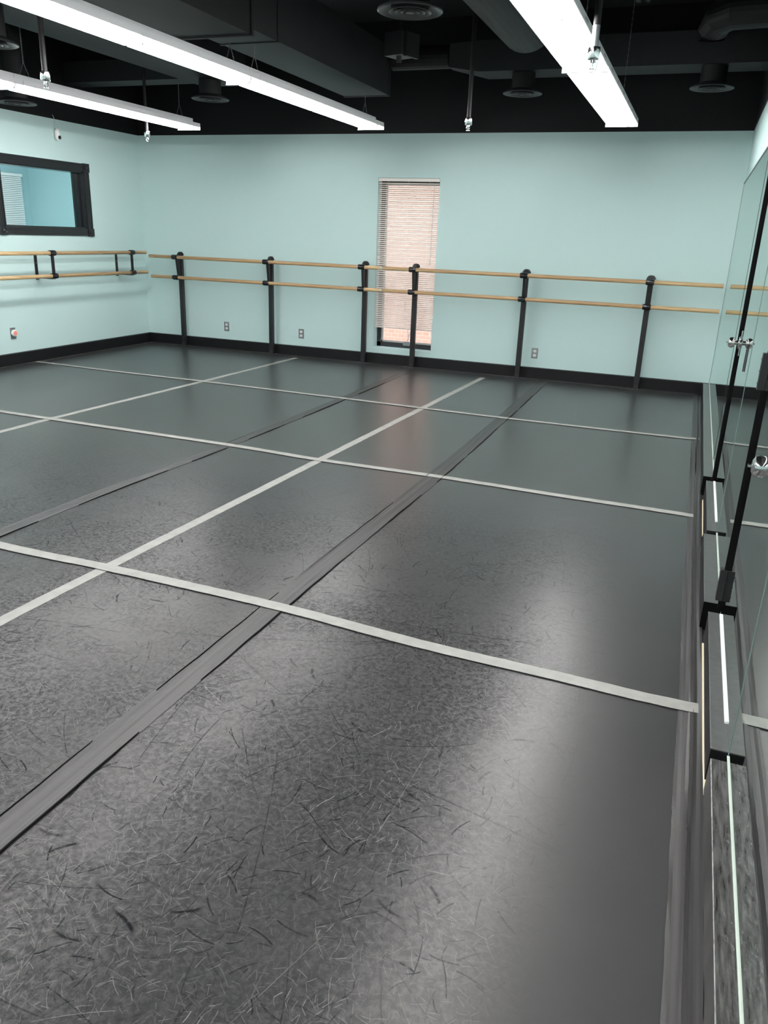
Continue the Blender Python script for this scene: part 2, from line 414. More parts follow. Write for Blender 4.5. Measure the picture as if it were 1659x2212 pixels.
tape(T2, .060, M_tape_w, .0062, 'middle white tape line crossing the floor from left to the mirrors')
tape(T3, .055, M_tape_w, .0062, 'farthest white tape line crossing the floor close to the back wall')
tape([(-.106, FR+.2), (-.106, -7.6), (-.107, -6.8), (-.104, -6.3), (-.112, -5.25), (-.108, -4.576), (-.112, -1.3), (-.110, -.08)], .042, M_tape_edge, .003,
     'dusty tape along the floor beside the mirror wall, outer strip', cols=4, wrinkle=.0015, edge=.002)
tape([(-.068, FR+.2), (-.068, -7.56), (-.066, -6.9), (-.067, -6.27), (-.076, -5.2), (-.078, -4.1), (-.078, -.08)], .042, M_tape_k, .0058,
     'dark tape along the floor against the mirror wall ledge, inner strip', cols=4, wrinkle=.0025, edge=.002)
tape([(XL+.06, -.078), (-5, -.080), (-3, -.078), (-1.2, -.082), (-.11, -.078)], .05, M_tape_edge, .003, 'dark tape along the floor at the foot of the back wall', cols=3, wrinkle=.001)
tape([(XL+.078, -8), (XL+.08, -5), (XL+.078, -2), (XL+.08, -.11)], .05, M_tape_edge, .003, 'dark tape along the floor at the foot of the left wall', cols=3, wrinkle=.001)
# thin pale cream strips on the floor under the two mirror doors
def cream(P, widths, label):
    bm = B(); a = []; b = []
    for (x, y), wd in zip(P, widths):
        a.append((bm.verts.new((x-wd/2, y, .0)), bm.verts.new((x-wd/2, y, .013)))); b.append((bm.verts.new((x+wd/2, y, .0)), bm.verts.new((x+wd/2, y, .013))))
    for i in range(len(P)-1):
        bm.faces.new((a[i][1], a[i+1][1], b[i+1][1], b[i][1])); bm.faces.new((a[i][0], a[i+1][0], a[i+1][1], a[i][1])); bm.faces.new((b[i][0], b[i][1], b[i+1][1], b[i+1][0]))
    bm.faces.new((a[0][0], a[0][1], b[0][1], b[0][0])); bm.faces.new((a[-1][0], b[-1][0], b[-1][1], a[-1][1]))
    tag(obj('pale_strip', bm, M_cream), label, 'floor_strip')
cream([(-.047, -5.90), (-.046, -6.3), (-.045, -6.66), (-.043, -6.78), (-.046, -6.88)], [.009, .0095, .010, .010, .001], 'pale cream strip on the floor under the nearer mirror door')
cream([(-.048, -3.95), (-.049, -4.60)], [.005, .004], 'thin pale cream strip on the floor under the farther mirror door')

# ------------------------------------------------------------------ mirrors and mirror doors
MT = 2.052
M_seam = simple('pale_mirror_edge', (.16, .22, .22), .3)
def mirror(y0, y1, label, ch=True, sm=None):
    t = thing('mirror_panel', label, 'mirror', (0, (y0+y1)/2, BH), 'wall mirror panels'); h = (y1-y0)/2-.0015
    bx('glass', M_mirror, t, 0, .006, -h, h, 0, MT-BH)
    bx('edge_strip', sm or M_seam, t, -.0014, .0055, h-.0012, h+.0012, 0, MT-BH)
    bx('top_channel', M_frame_w, t, -.004, .006, -h, h, MT-BH, MT-BH+.009)
    if ch: bx('bottom_channel', M_channel, t, -.0035, .004, -h, h, 0, .004)
mirror(-3.35, -.002, 'tall frameless mirror in the back right corner')
mirror(-3.83, -3.35, 'narrow frameless mirror just before the farther mirror door', True, M_frame_w)
mirror(-5.77, -4.87, 'frameless mirror between the two mirror doors')
mirror(-9.2, -6.80, 'nearest frameless mirror, beside the round door knob')
mirror(FR+.02, -9.2, 'frameless mirror behind the viewpoint, last on the right wall', False)
def door(name, y0, y1, knob, label, ps=1.):
    d = bpy.data.objects.new(name, None); C.objects.link(d); d.location = (0, y1, 0); struct(d, label)
    L = y0-y1   # negative
    bx('door_mirror', M_mirror, d, 0, .006, L+.004, -.012, BH, MT)
    k_ = bx('kickboard', M_base, d, -.045, .006, L+.012, -.055, 0.012, BH-.004); bx('kickboard_top', M_ledge_grey, k_, -.046, .006, L+.012, -.055, BH-.004, BH, bev=.001)
    bx('door_edge', M_gapblack, d, -.013, .006, -.013, .0, BH+.002, MT)
    bx('top_channel', M_frame_w, d, -.004, .006, L, 0, MT, MT+.009)
    bx('bottom_channel', M_white_metal, d, -.006, .003, L+.16, -.075, BH, BH+.008)
    ky, kz, r, px = knob
    def kn(bm):
        prof = [(.001, 0), (r*1.25, 0), (r*1.25, -.006), (r*1.1, -.010), (r*.42, -.013), (r*.42, -.030), (r*.80, -.036), (r, -.045), (r*1.02, -.056), (r*.90, -.068), (r*.55, -.074), (r*.16, -.075), (r*.16, -.084), (.001, -.084)]; lathe(bm, [(a_, b_*ps) for a_, b_ in prof], 32, (0, ky-y1, kz), 'x')
    k = mk('door_handle', M_chrome, d, kn, True); k['label'] = 'round chrome knob'
    bx('latch_plate', M_chrome, k, -.0025, 0, ky-y1-.03, ky-y1+.03, kz-.07, kz+.07, bev=.001)
    return d
d1 = door('door_1', -4.85, -3.84, (-3.935, .955, .029, 0), 'farther mirror door', .88)
d2 = door('door_2', -6.79, -5.78, (-6.66, .920, .029, 0), 'nearer mirror door')
for z0, z1 in ((.155, .285), (.985, 1.115), (1.75, 1.88)):
    def hg(bm):
        box(bm, -.026, 0, -.016, .018, z0, z1, .002)
        for zz in (z0+.022, (z0+z1)/2, z1-.022): box(bm, -.0275, -.02, -.018, .0185, zz-.0015, zz+.0015)
    mk('hinge', M_blackmetal, d2, hg)
bx('bottom_gap_post', M_gapblack, d1, -.02, .004, -.0135, .001, .05, BH+.003)
tg = mk('key_strap', M_strap, None, lambda bm: box(bm, -.006, -.001, -4.605, -4.585, .885, 1.02, .001))
tag(tg, 'short black strap hanging on the mirror beside the far door knob', 'strap')

# ------------------------------------------------------------------ fluorescent fixtures
def fixture(top=3.6):
    t = thing('fluorescent_light', '', 'ceiling light')
    L = 2.395; h = L/2
    def refl(bm):       # white pitched reflector wings
        prism(bm, [(-.055, .052), (-.132, .020), (-.135, .010), (-.131, .010), (-.128, .018), (-.053, .047), (.053, .047), (.128, .018), (.131, .010), (.135, .010), (.132, .020), (.055, .052)], -h, h)
    r_ = mk('reflector', M_white_metal, t, refl)
    for sx in (-1, 1): bx('side_flange', M_white_metal, t, min(sx*.133, sx*.1365), max(sx*.133, sx*.1365), -h, h, .012, .046)
    bx('ballast_housing', M_white_metal, t, -.052, .052, -h, h, .047, .095, bev=.003)
    bx('wiring_channel', M_white_metal, t, -.022, .022, -h+.01, h-.01, .012, .047, bev=.002)
    for sy in (-1, 1):
        def ep(bm):
            y = sy*h
            prism(bm, [(-.056, .053), (-.137, .020), (-.137, -.016), (.137, -.016), (.137, .020), (.056, .053)], y-.0015, y+.0015)
            box(bm, -.137, .137, y-.010 if sy > 0 else y, y if sy > 0 else y+.010, -.017, -.014)
        mk('end_plate', M_white_metal, t, ep)
    for sx in (-1, 1):
        for sy in (-1, 1):
            mk('fluorescent_tube', M_tube, t, lambda bm: tube(bm, [(sx*.052, sy*.018, .000), (sx*.052, sy*(h-.045), .000)], .0145, 12), True)
        for y in (-h+.022, -.0, h-.022):
            def hold(bm):
                prism(bm, [(sx*.052-.017, .04), (sx*.052-.014, -.002), (sx*.052-.006, -.013), (sx*.052+.006, -.013), (sx*.052+.014, -.002), (sx*.052+.017, .04)], y-.009, y+.009)
            mk('lamp_holder', M_white_plastic, t, hold)
    for sy in (-1, 1):
        def ch(bm):
            y = sy*(h-.16)
            def links(a, b):
                a = Vector(a); b = Vector(b); n = max(2, int((b-a).length/.022))
                for k in range(n):
                    p = a.lerp(b, k/n); q_ = a.lerp(b, (k+1.25)/n)
                    off = Vector((.0035, 0, 0)) if k % 2 else Vector((0, .0035, 0))
                    tube(bm, [p, p.lerp(q_, .5)+off, q_], .0016, 5); tube(bm, [p, p.lerp(q_, .5)-off, q_], .0016, 5)
            links((0, y-.055, .095), (0, y, .20)); links((0, y+.055, .095), (0, y, .20)); links((0, y, .20), (0, y, top-ZL-.03))
        mk('chain', M_chain, t, ch)
    return t
ZL = 2.44
proto = fixture(); shorts = [fixture(2.73), fixture(2.675)]
rows = [('left', -5.49, -1.17), ('centre', -3.478, -1.06), ('right', -1.103, -1.10)]
pos = ['at the back wall end', 'second from the back wall', 'third from the back wall', 'fourth, behind the viewpoint']
first = True
for rn, x, ye in rows:
    for k in range(4):
        if rn == 'centre': src = shorts[0 if k == 0 else 1]; o = src if k < 2 else dup(src)
        else: o = proto if first else dup(proto); first = False
        o.location = (x, ye-1.1975-k*2.40, ZL)
        tag(o, 'white twin tube light on chains, %s row, %s' % (rn, pos[k]), 'ceiling light', 'hanging fluorescent lights')

    if rn == 'right':
        for k in range(2):
            fx = [q_ for q_ in C.objects if q_.get('label', '').startswith('white twin tube light on chains, right row, ' + pos[k])][0]
            for j in range(6):
                y = -1.0+j*.4
                bx('slot', M_steel, fx, .1365, .1372, y-.05, y+.05, .0265, .0345)

# ------------------------------------------------------------------ barres on the back wall
ZU, ZD, YB = 1.108, .865, -.24
px = [-6.409, -5.118, -3.880, -3.262, -2.006, -.722]
def post():
    t = thing('barre_post', '', 'barre post')
    mk('post', M_blackmetal, t, lambda bm: box(bm, -.027, .027, -.024, .024, .05, 1.128, .006))
    def ft(bm):
        v = [(-.027, -.024), (.027, -.024), (.027, .024), (-.027, .024)]
        a = [bm.verts.new((x, y, .052)) for x, y in v]; b = [bm.verts.new((x*.85, y*.85, .006)) for x, y in v]
        for k in range(4): bm.faces.new((a[k], a[(k+1) % 4], b[(k+1) % 4], b[k]))
        bm.faces.new(a); bm.faces.new(b[::-1])
    mk('foot', M_duct, t, ft)
    mk('base_plate', M_tape_edge, t, lambda bm: box(bm, -.085, .085, -.045, .05, .0045, .0095, .002))
    mk('cap', M_blackmetal, t, lambda bm: lathe(bm, [(.030, 1.126), (.046, 1.131), (.047, 1.141), (.030, 1.166), (.012, 1.172)], 6), False)
    for z in (ZU, ZD):
        mk('arm', M_blackmetal, t, lambda bm: box(bm, -.016, .016, -.118+.02, -.018, z-.022, z+.006, .003))
    def gs(bm):
        P = [(-.020, ZD-.01), (-.020, ZU), (-.100, ZU), (-.062, ZD-.01)]
        A = [bm.verts.new((-.014, y, z)) for y, z in P]; D_ = [bm.verts.new((.014, y, z)) for y, z in P]
        for k in range(4): bm.faces.new((A[k], A[(k+1) % 4], D_[(k+1) % 4], D_[k]))
        bm.faces.new(A); bm.faces.new(D_[::-1])
    mk('gusset', M_blackmetal, t, gs)
    for z in (ZU, ZD):
        def col(bm):
            seg = 24; R1, R2, w_ = .0275, .0225, .04
            prof = [(R2, -w_), (R1, -w_), (R1+.002, -w_*.7), (R1+.002, w_*.7), (R1, w_), (R2, w_)]
            rings = []
            for r, xx in prof: rings.append([bm.verts.new((xx, YB+.122+r*math.cos(2*PI*k/seg), z+r*math.sin(2*PI*k/seg))) for k in range(seg)])
            for i in range(len(rings)):
                a, b = rings[i], rings[(i+1) % len(rings)]
                for k in range(seg): bm.faces.new((a[k], a[(k+1) % seg], b[(k+1) % seg], b[k]))
        mk('saddle', M_blackplastic, t, col, True)
    return t
pp = post()
plab = ['black barre post nearest the left corner', 'black barre post second from the left corner, between two wall outlets', 'black barre post just left of the back window',
        'black barre post standing in front of the back window', 'black barre post just left of the right hand outlet', 'black barre post nearest the mirror wall']
for i, x in enumerate(px):
    o = pp if i == 0 else dup(pp); o.location = (x, -.122, 0)
    tag(o, plab[i], 'barre post', 'black posts holding the back wall barres')
def rod(x0, x1, z, label):
    L = x1-x0
    o = mk('barre', M_wood, None, lambda bm: tube(bm, [(0, 0, 0), (.003, 0, 0), (L-.003, 0, 0), (L, 0, 0)], [.018, .0205, .0205, .018], 20), True)
    o.location = (x0, YB, z); return tag(o, label, 'barre', 'round wooden ballet barres')
rod(-6.795, -3.652, ZU, 'upper wooden barre on the back wall, left half')
rod(-6.775, -3.652, ZD, 'lower wooden barre on the back wall, left half')
rod(-3.622, -.031, ZU, 'upper wooden barre on the back wall, right half in front of window')
rod(-3.622, -.031, ZD, 'lower wooden barre on the back wall, right half in front of window')
for z, lb in ((ZU, 'upper'), (ZD, 'lower')):
    c = mk('barre_coupler', M_channel, None, lambda bm: (tube(bm, [(-.012, 0, 0), (-.007, 0, 0)], .0215, 20), tube(bm, [(.007, 0, 0), (.012, 0, 0)], .0215, 20), tube(bm, [(-.016, 0, 0), (.016, 0, 0)], .017, 16)), True)
    c.location = (-3.637, YB, z); tag(c, 'small pale joint in the %s barre in front of the window' % lb, 'coupler')
# left wall barres with wall brackets
XB = -6.80; LU, LD = 1.150, .914
def rody(y0, y1, z, label):
    L = y1-y0
    o = mk('barre', M_wood, None, lambda bm: tube(bm, [(0, 0, 0), (.003, 0, 0), (L-.003, 0, 0), (L, 0, 0)], [.018, .0205, .0205, .018], 20), True)
    o.location = (XB, y0, z); o.rotation_euler = (0, 0, PI/2); return tag(o, label, 'barre', 'round wooden ballet barres')
rody(-7.5, -.30, LU, 'upper wooden barre on the left wall')
rody(-7.5, -.29, LD, 'lower wooden barre on the left wall')
def bracket():
    t = thing('barre_bracket', '', 'barre bracket')
    D = XB-XL
    bx('wall_plate', M_blackmetal, t, 0, .006, -.02, .02, LD-.05, LU-.02, bev=.001)
    bx('arm', M_blackmetal, t, .004, D, -.02, .02, LD-.034, LD-.026, bev=.001)
    bx('upright', M_blackmetal, t, D-.006, D+.004, -.02, .02, LD-.03, LU-.015, bev=.001)
    mk('screw', M_chrome, t, lambda bm: lathe(bm, [(.001, .0061), (.005, .0061), (.005, .0085), (.001, .0085)], 10, (0, 0, LU-.11), 'x'))
    for z in (LU, LD):
        def col(bm):
            seg = 24; R1, R2, w_ = .028, .0225, .04
            prof = [(R2, -w_), (R1, -w_), (R1+.002, -w_*.7), (R1+.002, w_*.7), (R1, w_), (R2, w_)]
            rings = [[bm.verts.new((D+r*math.cos(2*PI*k/seg), yy, z+r*math.sin(2*PI*k/seg))) for k in range(seg)] for r, yy in prof]
            for i in range(len(rings)):
                a, b = rings[i], rings[(i+1) % len(rings)]
                for k in range(seg): bm.faces.new((a[k], a[(k+1) % seg], b[(k+1) % seg], b[k]))
        mk('saddle', M_blackplastic, t, col, True)
    return t
bk = bracket(); 
for i, (y, lb) in enumerate([(-.575, 'black wall bracket of the left barres, nearest the corner'), (-1.90, 'black wall bracket of the left barres, below the black framed window'), (-3.3, 'black wall bracket of the left barres, beyond the left picture edge')]):
    o = bk if i == 0 else dup(bk); o.location = (XL, y, 0); tag(o, lb, 'bracket', 'wall brackets of the left barres')

# ------------------------------------------------------------------ back window
w1 = bpy.data.objects.new('window_1', None); C.objects.link(w1); struct(w1, 'tall narrow window in the back wall')
def fr(bm):
    y0, y1, t_ = .115, .165, .050
    box(bm, WX0, WX0+t_, y0, y1, WZ0, WZ1, .002); box(bm, WX1-t_*.4, WX1, y0, y1, WZ0, WZ1, .002)
    box(bm, WX0, WX1, y0, y1, WZ0, WZ0+.060, .002); box(bm, WX0, WX1, y0, y1, WZ1-t_, WZ1, .002)
mk('window_frame', M_frame_w, w1, fr)
def sash(bm):
    a0, a1, b0, b1 = WX0+.050, WX1-.02, WZ0+.060, WZ1-.05
    box(bm, a0, a0+.018, .122, .15, b0, b1); box(bm, a1-.018, a1, .122, .15, b0, b1); box(bm, a0, a1, .122, .15, b0, b0+.018); box(bm, a0, a1, .122, .15, b1-.018, b1)
mk('sash', M_sash, w1, sash)
bx('pane', M_glass, w1, WX0+.06, WX1-.03, .135, .139, WZ0+.07, WZ1-.06)
bx('window_sill', M_sill, w1, WX0+.001, WX1-.001, -.002, .114, WZ0-.004, WZ0+.004)
def lk(bm):
    box(bm, -3.46, -3.37, .095, .117, WZ0+.035, WZ0+.062, .002); box(bm, -3.445, -3.385, .085, .10, WZ0+.045, WZ0+.085, .003)
mk('latch', M_steel, w1, lk)
# mini blind
bl = thing('window_blind', 'ivory venetian blind drawn down over the tall back window', 'blind', (0, .03, 0))
bx('head_rail', M_slat, bl, WX0+.004, WX1-.004, -.022, .008, WZ1-.032, WZ1-.002, bev=.002)
bx('valance', M_slat, bl, WX0+.003, WX1-.003, -.027, -.024, WZ1-.036, WZ1-.004)
ZB0 = .432
def sl(bm):
    n = 74; z1 = WZ1-.055; a = math.radians(30)
    for i in range(n):
        z = ZB0+.018+(z1-ZB0-.018)*i/(n-1)
        pts = []
        for k in range(5):
            s_ = (k/4-.5)*.025; c_ = .0016*(1-(2*k/4-1)**2)
            pts.append((s_*math.cos(a), z+s_*math.sin(a)+c_))
        x0, x1 = WX0+.006, WX1-.006
        T_ = [(bm.verts.new((x0, y-.006, zz)), bm.verts.new((x1, y-.006, zz))) for y, zz in pts]
        U_ = [(bm.verts.new((x0, y-.006, zz-.0007)), bm.verts.new((x1, y-.006, zz-.0007))) for y, zz in pts]
        for k in range(4):
            bm.faces.new((T_[k][0], T_[k][1], T_[k+1][1], T_[k+1][0])); bm.faces.new((U_[k][0], U_[k+1][0], U_[k+1][1], U_[k][1]))
        bm.faces.new((T_[0][0], U_[0][0], U_[0][1], T_[0][1])); bm.faces.new((T_[4][0], T_[4][1], U_[4][1], U_[4][0]))
mk('slats', M_slat, bl, sl)
bx('bottom_rail', M_slat, bl, WX0+.005, WX1-.005, -.018, .006, ZB0-.012, ZB0+.004, bev=.002)
def cords(bm):
    for x in (WX0+.12, (WX0+WX1)/2, WX1-.12):
        tube(bm, [(x, -.020, ZB0), (x, -.020, WZ1-.03)], .0009, 5)
mk('ladder_cord', M_slat, bl, cords)
mk('tilt_wand', M_sash, bl, lambda bm: tube(bm, [(WX1-.06, -.032, WZ1-.05), (WX1-.066, -.032, 1.15)], .0032, 8))

# outside the window
ow = bx('brick_wall', M_brick, None, -16, 3, 4.0, 4.2, -1.5, 4.6); tag(ow, 'sunlit pinkish brick wall outside the back window', 'wall')
og = bx('ground', M_ground, None, -16, 3, .25, 4.0, -.6, -.5); tag(og, 'brown leafy ground outside the back window', 'ground'); og['kind'] = 'stuff'
def twigs(bm):
    rnd = random.Random(3)
    def br(p, d, L, r, depth):
        q_ = p + d*L; tube(bm, [p, p.lerp(q_, .5)+Vector((rnd.uniform(-.03, .03),)*3), q_], [r, r*.8, r*.6], 6)
        if depth:
            for _ in range(3):
                nd = (d+Vector((rnd.uniform(-.7, .7), rnd.uniform(-.35, .35), rnd.uniform(-.3, .5)))).normalized()
                br(p.lerp(q_, rnd.uniform(.5, 1)), nd, L*.7, r*.6, depth-1)
    for k in range(7):
        br(Vector((-5.9+k*.42, 2.3+rnd.uniform(-.3, .3), -.49)), Vector((rnd.uniform(-.3, .5), 0, 1)).normalized(), .75, .011, 3)
tag(mk('shrub', M_twig, None, twigs), 'bare pale twigs of a shrub outside the back window', 'shrub')

# ------------------------------------------------------------------ left interior window
w2 = bpy.data.objects.new('window_2', None); C.objects.link(w2); struct(w2, 'black framed interior window in the left wall')
w2.location = (XL, 0, 0)
M_trim = simple('glossy_black_moulding', (.012, .012, .014), .22)
o0, o1, q0, q1 = LY0-.085, LY1+.090, LZ0-.082, LZ1+.088
def mould(bm):
    def strip(y0, y1, z0, z1, vert):
        box(bm, 0, .014, y0, y1, z0, z1, .001)
        n = 4
        for k in range(n):
            if vert:
                a = y0+(y1-y0)*(k+.15)/n; b = y0+(y1-y0)*(k+.85)/n; box(bm, .012, .020 if k in (0, 3) else .017, a, b, z0, z1, .002)
            else:
                a = z0+(z1-z0)*(k+.15)/n; b = z0+(z1-z0)*(k+.85)/n; box(bm, .012, .020 if k in (0, 3) else .017, y0, y1, a, b, .002)
    strip(LY1, o1, LZ0, LZ1, True); strip(o0, LY0, LZ0, LZ1, True)
    strip(LY0, LY1, LZ1, q1, False); strip(LY0, LY1, q0, LZ0, False)
mk('window_frame', M_trim, w2, mould)
for (y0, y1) in ((o0-.004, LY0), (LY1, o1+.004)):
    for (z0, z1) in ((q0-.004, LZ0), (LZ1, q1+.004)):
        def cb(bm):
            box(bm, 0, .026, y0, y1, z0, z1, .002)
            lathe(bm, [(.001, .026), (.030, .026), (.030, .032), (.020, .029), (.010, .034), (.001, .034)], 20, (0, (y0+y1)/2, (z0+z1)/2), 'x')
        mk('corner_block', M_trim, w2, cb)
def jamb(bm):
    box(bm, -.16, 0, LY1-.012, LY1, LZ0, LZ1); box(bm, -.16, 0, LY0, LY0+.012, LZ0, LZ1); box(bm, -.16, 0, LY0, LY1, LZ1-.012, LZ1); box(bm, -.16, 0, LY0, LY1, LZ0, LZ0+.012)
    box(bm, -.08, -.05, LY1-.035, LY1-.012, LZ0, LZ1, .002); box(bm, -.08, -.05, LY0+.012, LY0+.035, LZ0, LZ1, .002)
mk('jamb', M_trim, w2, jamb)
bx('pane', M_glass, w2, -.068, -.063, LY0+.01, LY1-.01, LZ0+.008, LZ1-.008)
# room beyond that window
struct(mk('wall_next_room', M_room2, None, lambda bm: (box(bm, -10.2, -10.0, -4.2, 1.4, 0, TOP), box(bm, -10.2, XL-.16, 1.2, 1.4, 0, TOP), box(bm, -10.2, XL-.16, -4.2, -4.0, 0, TOP), box(bm, -10.0, XL-.16, -4.0, 1.2, 3.0, 3.1), box(bm, -10.0, XL-.16, -4.0, 1.2, -.1, 0))))
nb = thing('window_blind', 'white venetian blind in the room behind the black framed window', 'blind', (-9.97, .0, 0))
def nbs(bm):
    for i in range(38): 
        z = 1.10+i*.026; box(bm, 0, .012, -.60, 1.00, z, z+.019)
mk('slats', M_slat_next, nb, nbs)
bx('head_rail', M_slat_next, nb, -.01, .02, -.62, 1.02, 2.088, 2.125)
ld = bpy.data.lights.new('next_room_fill', 'AREA'); ld.energy = 88; ld.size = 1.2; ld.color = (1, .98, .95)  # unseen area light, added to brighten the room behind the glass
lo = bpy.data.objects.new('next_room_fill', ld); C.objects.link(lo); lo.location = (-8.6, -1.0, 2.95)

# ------------------------------------------------------------------ outlets and wall gadgets
def outlet():
    t = thing('wall_outlet', '', 'outlet')
    mk('cover_plate', M_steel, t, lambda bm: box(bm, -.036, .036, -.005, 0, -.058, .058, .002))
    for s_ in (-1, 1):
        r = mk('receptacle', M_white_plastic, t, lambda bm: (lathe_y(bm, s_*.0235)))
        def st(bm):
            for x in (-.007, .007): box(bm, x-.0012, x+.0012, -.0090, -.0078, s_*.0235-.001, s_*.0235+.009)
            box(bm, -.002, .002, -.0090, -.0078, s_*.0235-.011, s_*.0235-.007)
        mk('slot', M_blackplastic, r, st)
    return t
def lathe_y(bm, z):
    seg = 24; a = []; b = []
    for k in range(seg):
        an = 2*PI*k/seg; x = .0175*math.cos(an); zz = max(-.0145, min(.0145, .0175*math.sin(an)))
        a.append(bm.verts.new((x, -.004, z+zz))); b.append(bm.verts.new((x, -.008, z+zz)))
    for k in range(seg): bm.faces.new((a[k], a[(k+1) % seg], b[(k+1) % seg], b[k]))
    bm.faces.new(a[::-1]); bm.faces.new(b)
ou = outlet()
for i, (x, z, lb) in enumerate([(-5.839, .281, 'steel outlet plate on the back wall nearest the left corner'), (-4.769, .270, 'steel outlet plate on the back wall left of the window'), (-1.855, .275, 'steel outlet plate on the back wall right of the window')]):
    o = ou if i == 0 else dup(ou); o.location = (x, 0, z); tag(o, lb, 'outlet', 'wall outlets on the back wall')
t = thing('wall_outlet', 'steel outlet plate on the left wall holding a round plug', 'outlet', (XL, -2.33, .327))
bx('cover_plate', M_steel, t, 0, .005, -.036, .036, -.062, .058, bev=.002)
t = thing('plug_in_freshener', 'round white and salmon plug in on the left wall outlet', 'plug', (XL, -2.33, .330))
mk('body', M_white_plastic, t, lambda bm: lathe(bm, [(.02, .005), (.033, .010), (.037, .024), (.034, .034), (.026, .037), (.001, .037)], 28, (0, 0, 0), 'x'), True)
mk('face', M_salmon, t, lambda bm: lathe(bm, [(.001, .0365), (.026, .0365), (.024, .041), (.001, .043)], 28, (0, 0, 0), 'x'), True)
t = thing('security_camera', 'small white capsule camera high on the left wall', 'camera', (XL, -1.42, 2.365))
def cap(bm):
    prof = [(.001, -.062), (.014, -.058), (.024, -.045), (.027, -.03), (.027, .03), (.024, .047), (.014, .058), (.001, .061)]
    lathe(bm, prof, 24, (.03, 0, 0))
mk('body', M_white_plastic, t, cap, True)
mk('lens', M_blackplastic, t, lambda bm: lathe(bm, [(.001, .050), (.020, .050), (.019, .060), (.010, .064), (.001, .065)], 20, (0, .004, -.030), 'x'), True)
mk('mount', M_white_plastic, t, lambda bm: box(bm, 0, .012, -.012, .012, -.02, .02, .002))
mk('cable', M_white_plastic, t, lambda bm: tube(bm, [(.022, 0, .060), (.012, .002, .10), (.006, 0, .16), (.006, -.02, .19)], .0028, 6), True)

# ------------------------------------------------------------------ sprinklers
def sprink():
    t = thing('sprinkler', '', 'sprinkler')
    mk('pipe', M_blackmetal, t, lambda bm: tube(bm, [(0, 0, .02), (0, 0, TOP-2.34)], .0165, 14), True)
    mk('cup', M_chrome, t, lambda bm: lathe(bm, [(.016, .036), (.0285, .034), (.029, .030), (.029, -.012), (.026, -.018), (.018, -.020), (.001, -.020)], 24), True)
    def hd(bm):
        lathe(bm, [(.011, -.019), (.011, -.030), (.006, -.032), (.004, -.050), (.001, -.052)], 14)
        for s_ in (-1, 1): tube(bm, [(s_*.010, 0, -.022), (s_*.014, 0, -.038), (s_*.005, 0, -.056)], .0022, 6)
        lathe(bm, [(.001, -.055), (.014, -.055), (.014, -.058), (.001, -.059)], 16)
    mk('spray_head', M_chrome, t, hd, True)
    return t
sp = sprink()
for i, (x, y, lb) in enumerate([(-4.224, -4.562, 'chrome tipped sprinkler at upper left between light rows'), (-5.71, -1.59, 'chrome tipped sprinkler hanging near the left back corner'),
                                (-2.153, -2.27, 'chrome tipped sprinkler hanging in the dark above the wall, right of centre'), (-.905, -4.58, 'chrome tipped sprinkler in front of the right light row')]):
    o = sp if i == 0 else dup(sp); o.location = (x, y, (2.30, 2.33, 2.32, 2.30)[i]); tag(o, lb, 'sprinkler', 'pendant sprinklers')
# paler bare nipple just above the nearest cup
n_ = mk('nipple', M_steel, o, lambda bm: tube(bm, [(0, 0, .03), (0, 0, .125)], .0175, 14), True); n_['label'] = 'bare grey pipe end'

# ------------------------------------------------------------------ air diffusers
def diff(ch):
    t = thing('air_diffuser', '', 'air vent')
    mk('collar', M_duct_dark, t, lambda bm: tube(bm, [(0, 0, .02), (0, 0, ch)], .105, 32), True)
    def cone(bm):
        seg = 40; prof = [(.105, .045), (.178, .012), (.180, .004), (.174, 0), (.128, .020), (.100, .032)]
        rings = [[bm.verts.new((r*math.cos(2*PI*k/seg), r*math.sin(2*PI*k/seg), z)) for k in range(seg)] for r, z in prof]
        for i in range(len(rings)):
            a, b = rings[i], rings[(i+1) % len(rings)]
            for k in range(seg): bm.faces.new((a[k], a[(k+1) % seg], b[(k+1) % seg], b[k]))
    mk('outer_cone', M_diff, t, cone, True)
    for R_ in (.118, .085, .052):
        def rg(bm):
            seg = 36; prof = [(R_, -.002), (R_-.020, .018), (R_-.023, .016), (R_-.004, -.004)]
            rings = [[bm.verts.new((r*math.cos(2*PI*k/seg), r*math.sin(2*PI*k/seg), z)) for k in range(seg)] for r, z in prof]
            for i in range(4):
                a, b = rings[i], rings[(i+1) % 4]
                for k in range(seg): bm.faces.new((a[k], a[(k+1) % seg], b[(k+1) % seg], b[k]))
        mk('ring', M_diff, t, rg, True)
    mk('centre_cap', M_diff, t, lambda bm: lathe(bm, [(.001, .012), (.022, .006), (.024, -.004), (.001, -.006)], 24), True)
    return t
M_diff = simple('dark_grey_diffuser', (.036, .038, .040), .45)
dd = [(-1.965, -4.24, 2.61, .29, 'dark round air diffuser nearest the camera, above the black box'), (-2.04, -.92, 2.725, .17, 'dark round air diffuser left of the right light row'),
      (-.414, -.96, 2.725, .17, 'dark round air diffuser above the mirror corner'), (-4.93, -1.62, 2.63, .165, 'dark round air diffuser between left and centre light rows'),
      (-6.50, -2.48, 2.50, 1.09, 'dark round air diffuser over the left wall'), (-4.93, -4.27, 2.57, .225, 'dark round air diffuser cut by the upper left picture edge')]
for x, y, z, ch, lb in dd:
    o = diff(ch); o.location = (x, y, z); tag(o, lb, 'air vent', 'round air diffusers')

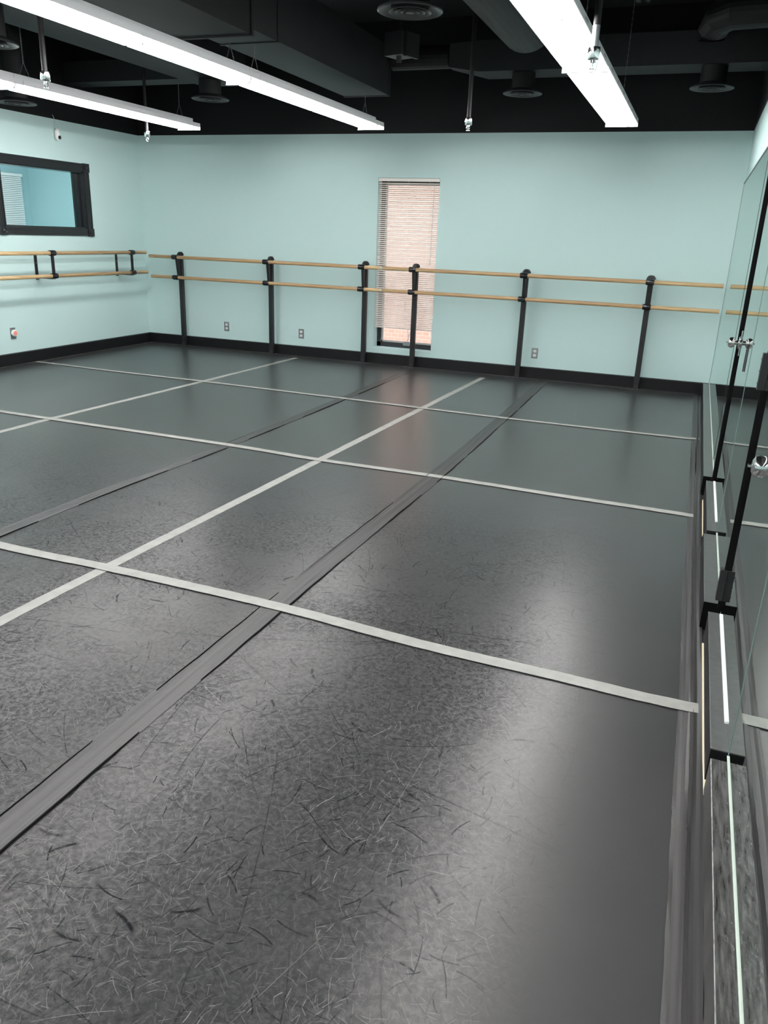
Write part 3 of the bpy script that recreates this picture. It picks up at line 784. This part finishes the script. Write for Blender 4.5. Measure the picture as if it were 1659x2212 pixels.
# ------------------------------------------------------------------ ducts
def duct(bmf, mat, label): tag(mk('air_duct', mat, None, bmf), label, 'duct')
def dA(bm):
    box(bm, -3.745, -3.285, -3.745, -1.10, 2.715, 3.12)
    for y in (-1.10, -3.3): box(bm, -3.752, -3.278, y-.012, y+.012, 2.708, 3.127)
duct(dA, M_duct, 'large rectangular black duct ending above the centre light row')
def dA2(bm):
    box(bm, -3.90, -3.23, -9.0, -3.75, 2.66, 3.2); box(bm, -3.91, -3.22, -3.775, -3.75, 2.65, 3.21)
duct(dA2, M_duct_dark, 'wider black duct box joining the large rectangular duct at the top')
def dB(bm):
    box(bm, -2.43, 0, -1.05, -.67, 2.90, 3.15)
    a = [bm.verts.new(v) for v in ((-2.43, -1.05, 2.90), (-2.43, -.67, 2.90), (-2.43, -.67, 3.15), (-2.43, -1.05, 3.15))]
    b = [bm.verts.new(v) for v in ((-2.70, -1.12, 2.93), (-2.70, -.98, 2.93), (-2.70, -.98, 3.12), (-2.70, -1.12, 3.12))]
    for k in range(4): bm.faces.new((a[k], a[(k+1) % 4], b[(k+1) % 4], b[k]))
    bm.faces.new(a); bm.faces.new(b[::-1])
duct(dB, M_duct, 'flat black duct running across to the right wall with a tapered end')
duct(lambda bm: tube(bm, [(-2.71, -1.05, 3.03), (-3.27, -1.05, 3.03)], .10, 20), M_duct_dark, 'round black branch duct behind the large duct end')
duct(lambda bm: box(bm, -7.04, -5.15, -1.20, -.92, 2.90, 3.1), M_duct, 'flat black duct running across to the left wall')
duct(lambda bm: box(bm, -5.20, -4.72, -9.0, -1.3, 2.80, 3.1), M_duct, 'long black duct between the left and centre light rows')
duct(lambda bm: tube(bm, [(-1.86, -9, 3.13), (-1.86, -1.75, 3.13)], .24, 32), M_duct_dark, 'big round black duct left of the right light row')
duct(lambda bm: tube(bm, [(0, -1.82, 3.10), (-.33, -1.78, 3.10), (-.42, -1.70, 3.08), (-.46, -1.6, 3.02), (-.46, -1.58, 2.96)], [.12, .12, .12, .11, .10], 24), M_duct_dark, 'round black duct elbow in the upper right corner')
for k, (x, lb) in enumerate([(-.93, 'left'), (-.87, 'right')]):
    tag(bx('strut_bar', M_duct_dark, None, x-.012, x+.012, -5, -2.6, 2.99, 3.03), 'thin dark strut bar at the top, right of the lights, %s one of two' % lb, 'strut', 'ceiling struts')
# black box with round nozzle
t = thing('ceiling_sensor_box', 'dark metal box with a round nozzle under the ceiling', 'box', (-2.855, -2.0, 2.85)); t.rotation_euler = (0, 0, math.radians(-20))
mk('housing', M_diff, t, lambda bm: box(bm, -.09, .09, -.09, .09, 0, .17, .003))
mk('side_plate', M_duct, t, lambda bm: box(bm, .092, .125, -.06, .10, -.01, .165, .002))
mk('nozzle', M_diff, t, lambda bm: lathe(bm, [(.022, .0), (.022, -.045), (.016, -.047), (.006, -.040), (.001, -.040)], 20, (.02, -.03, 0)), True)
mk('hanger', M_duct_dark, t, lambda bm: tube(bm, [(0, 0, .17), (0, 0, TOP-2.85)], .012, 8))
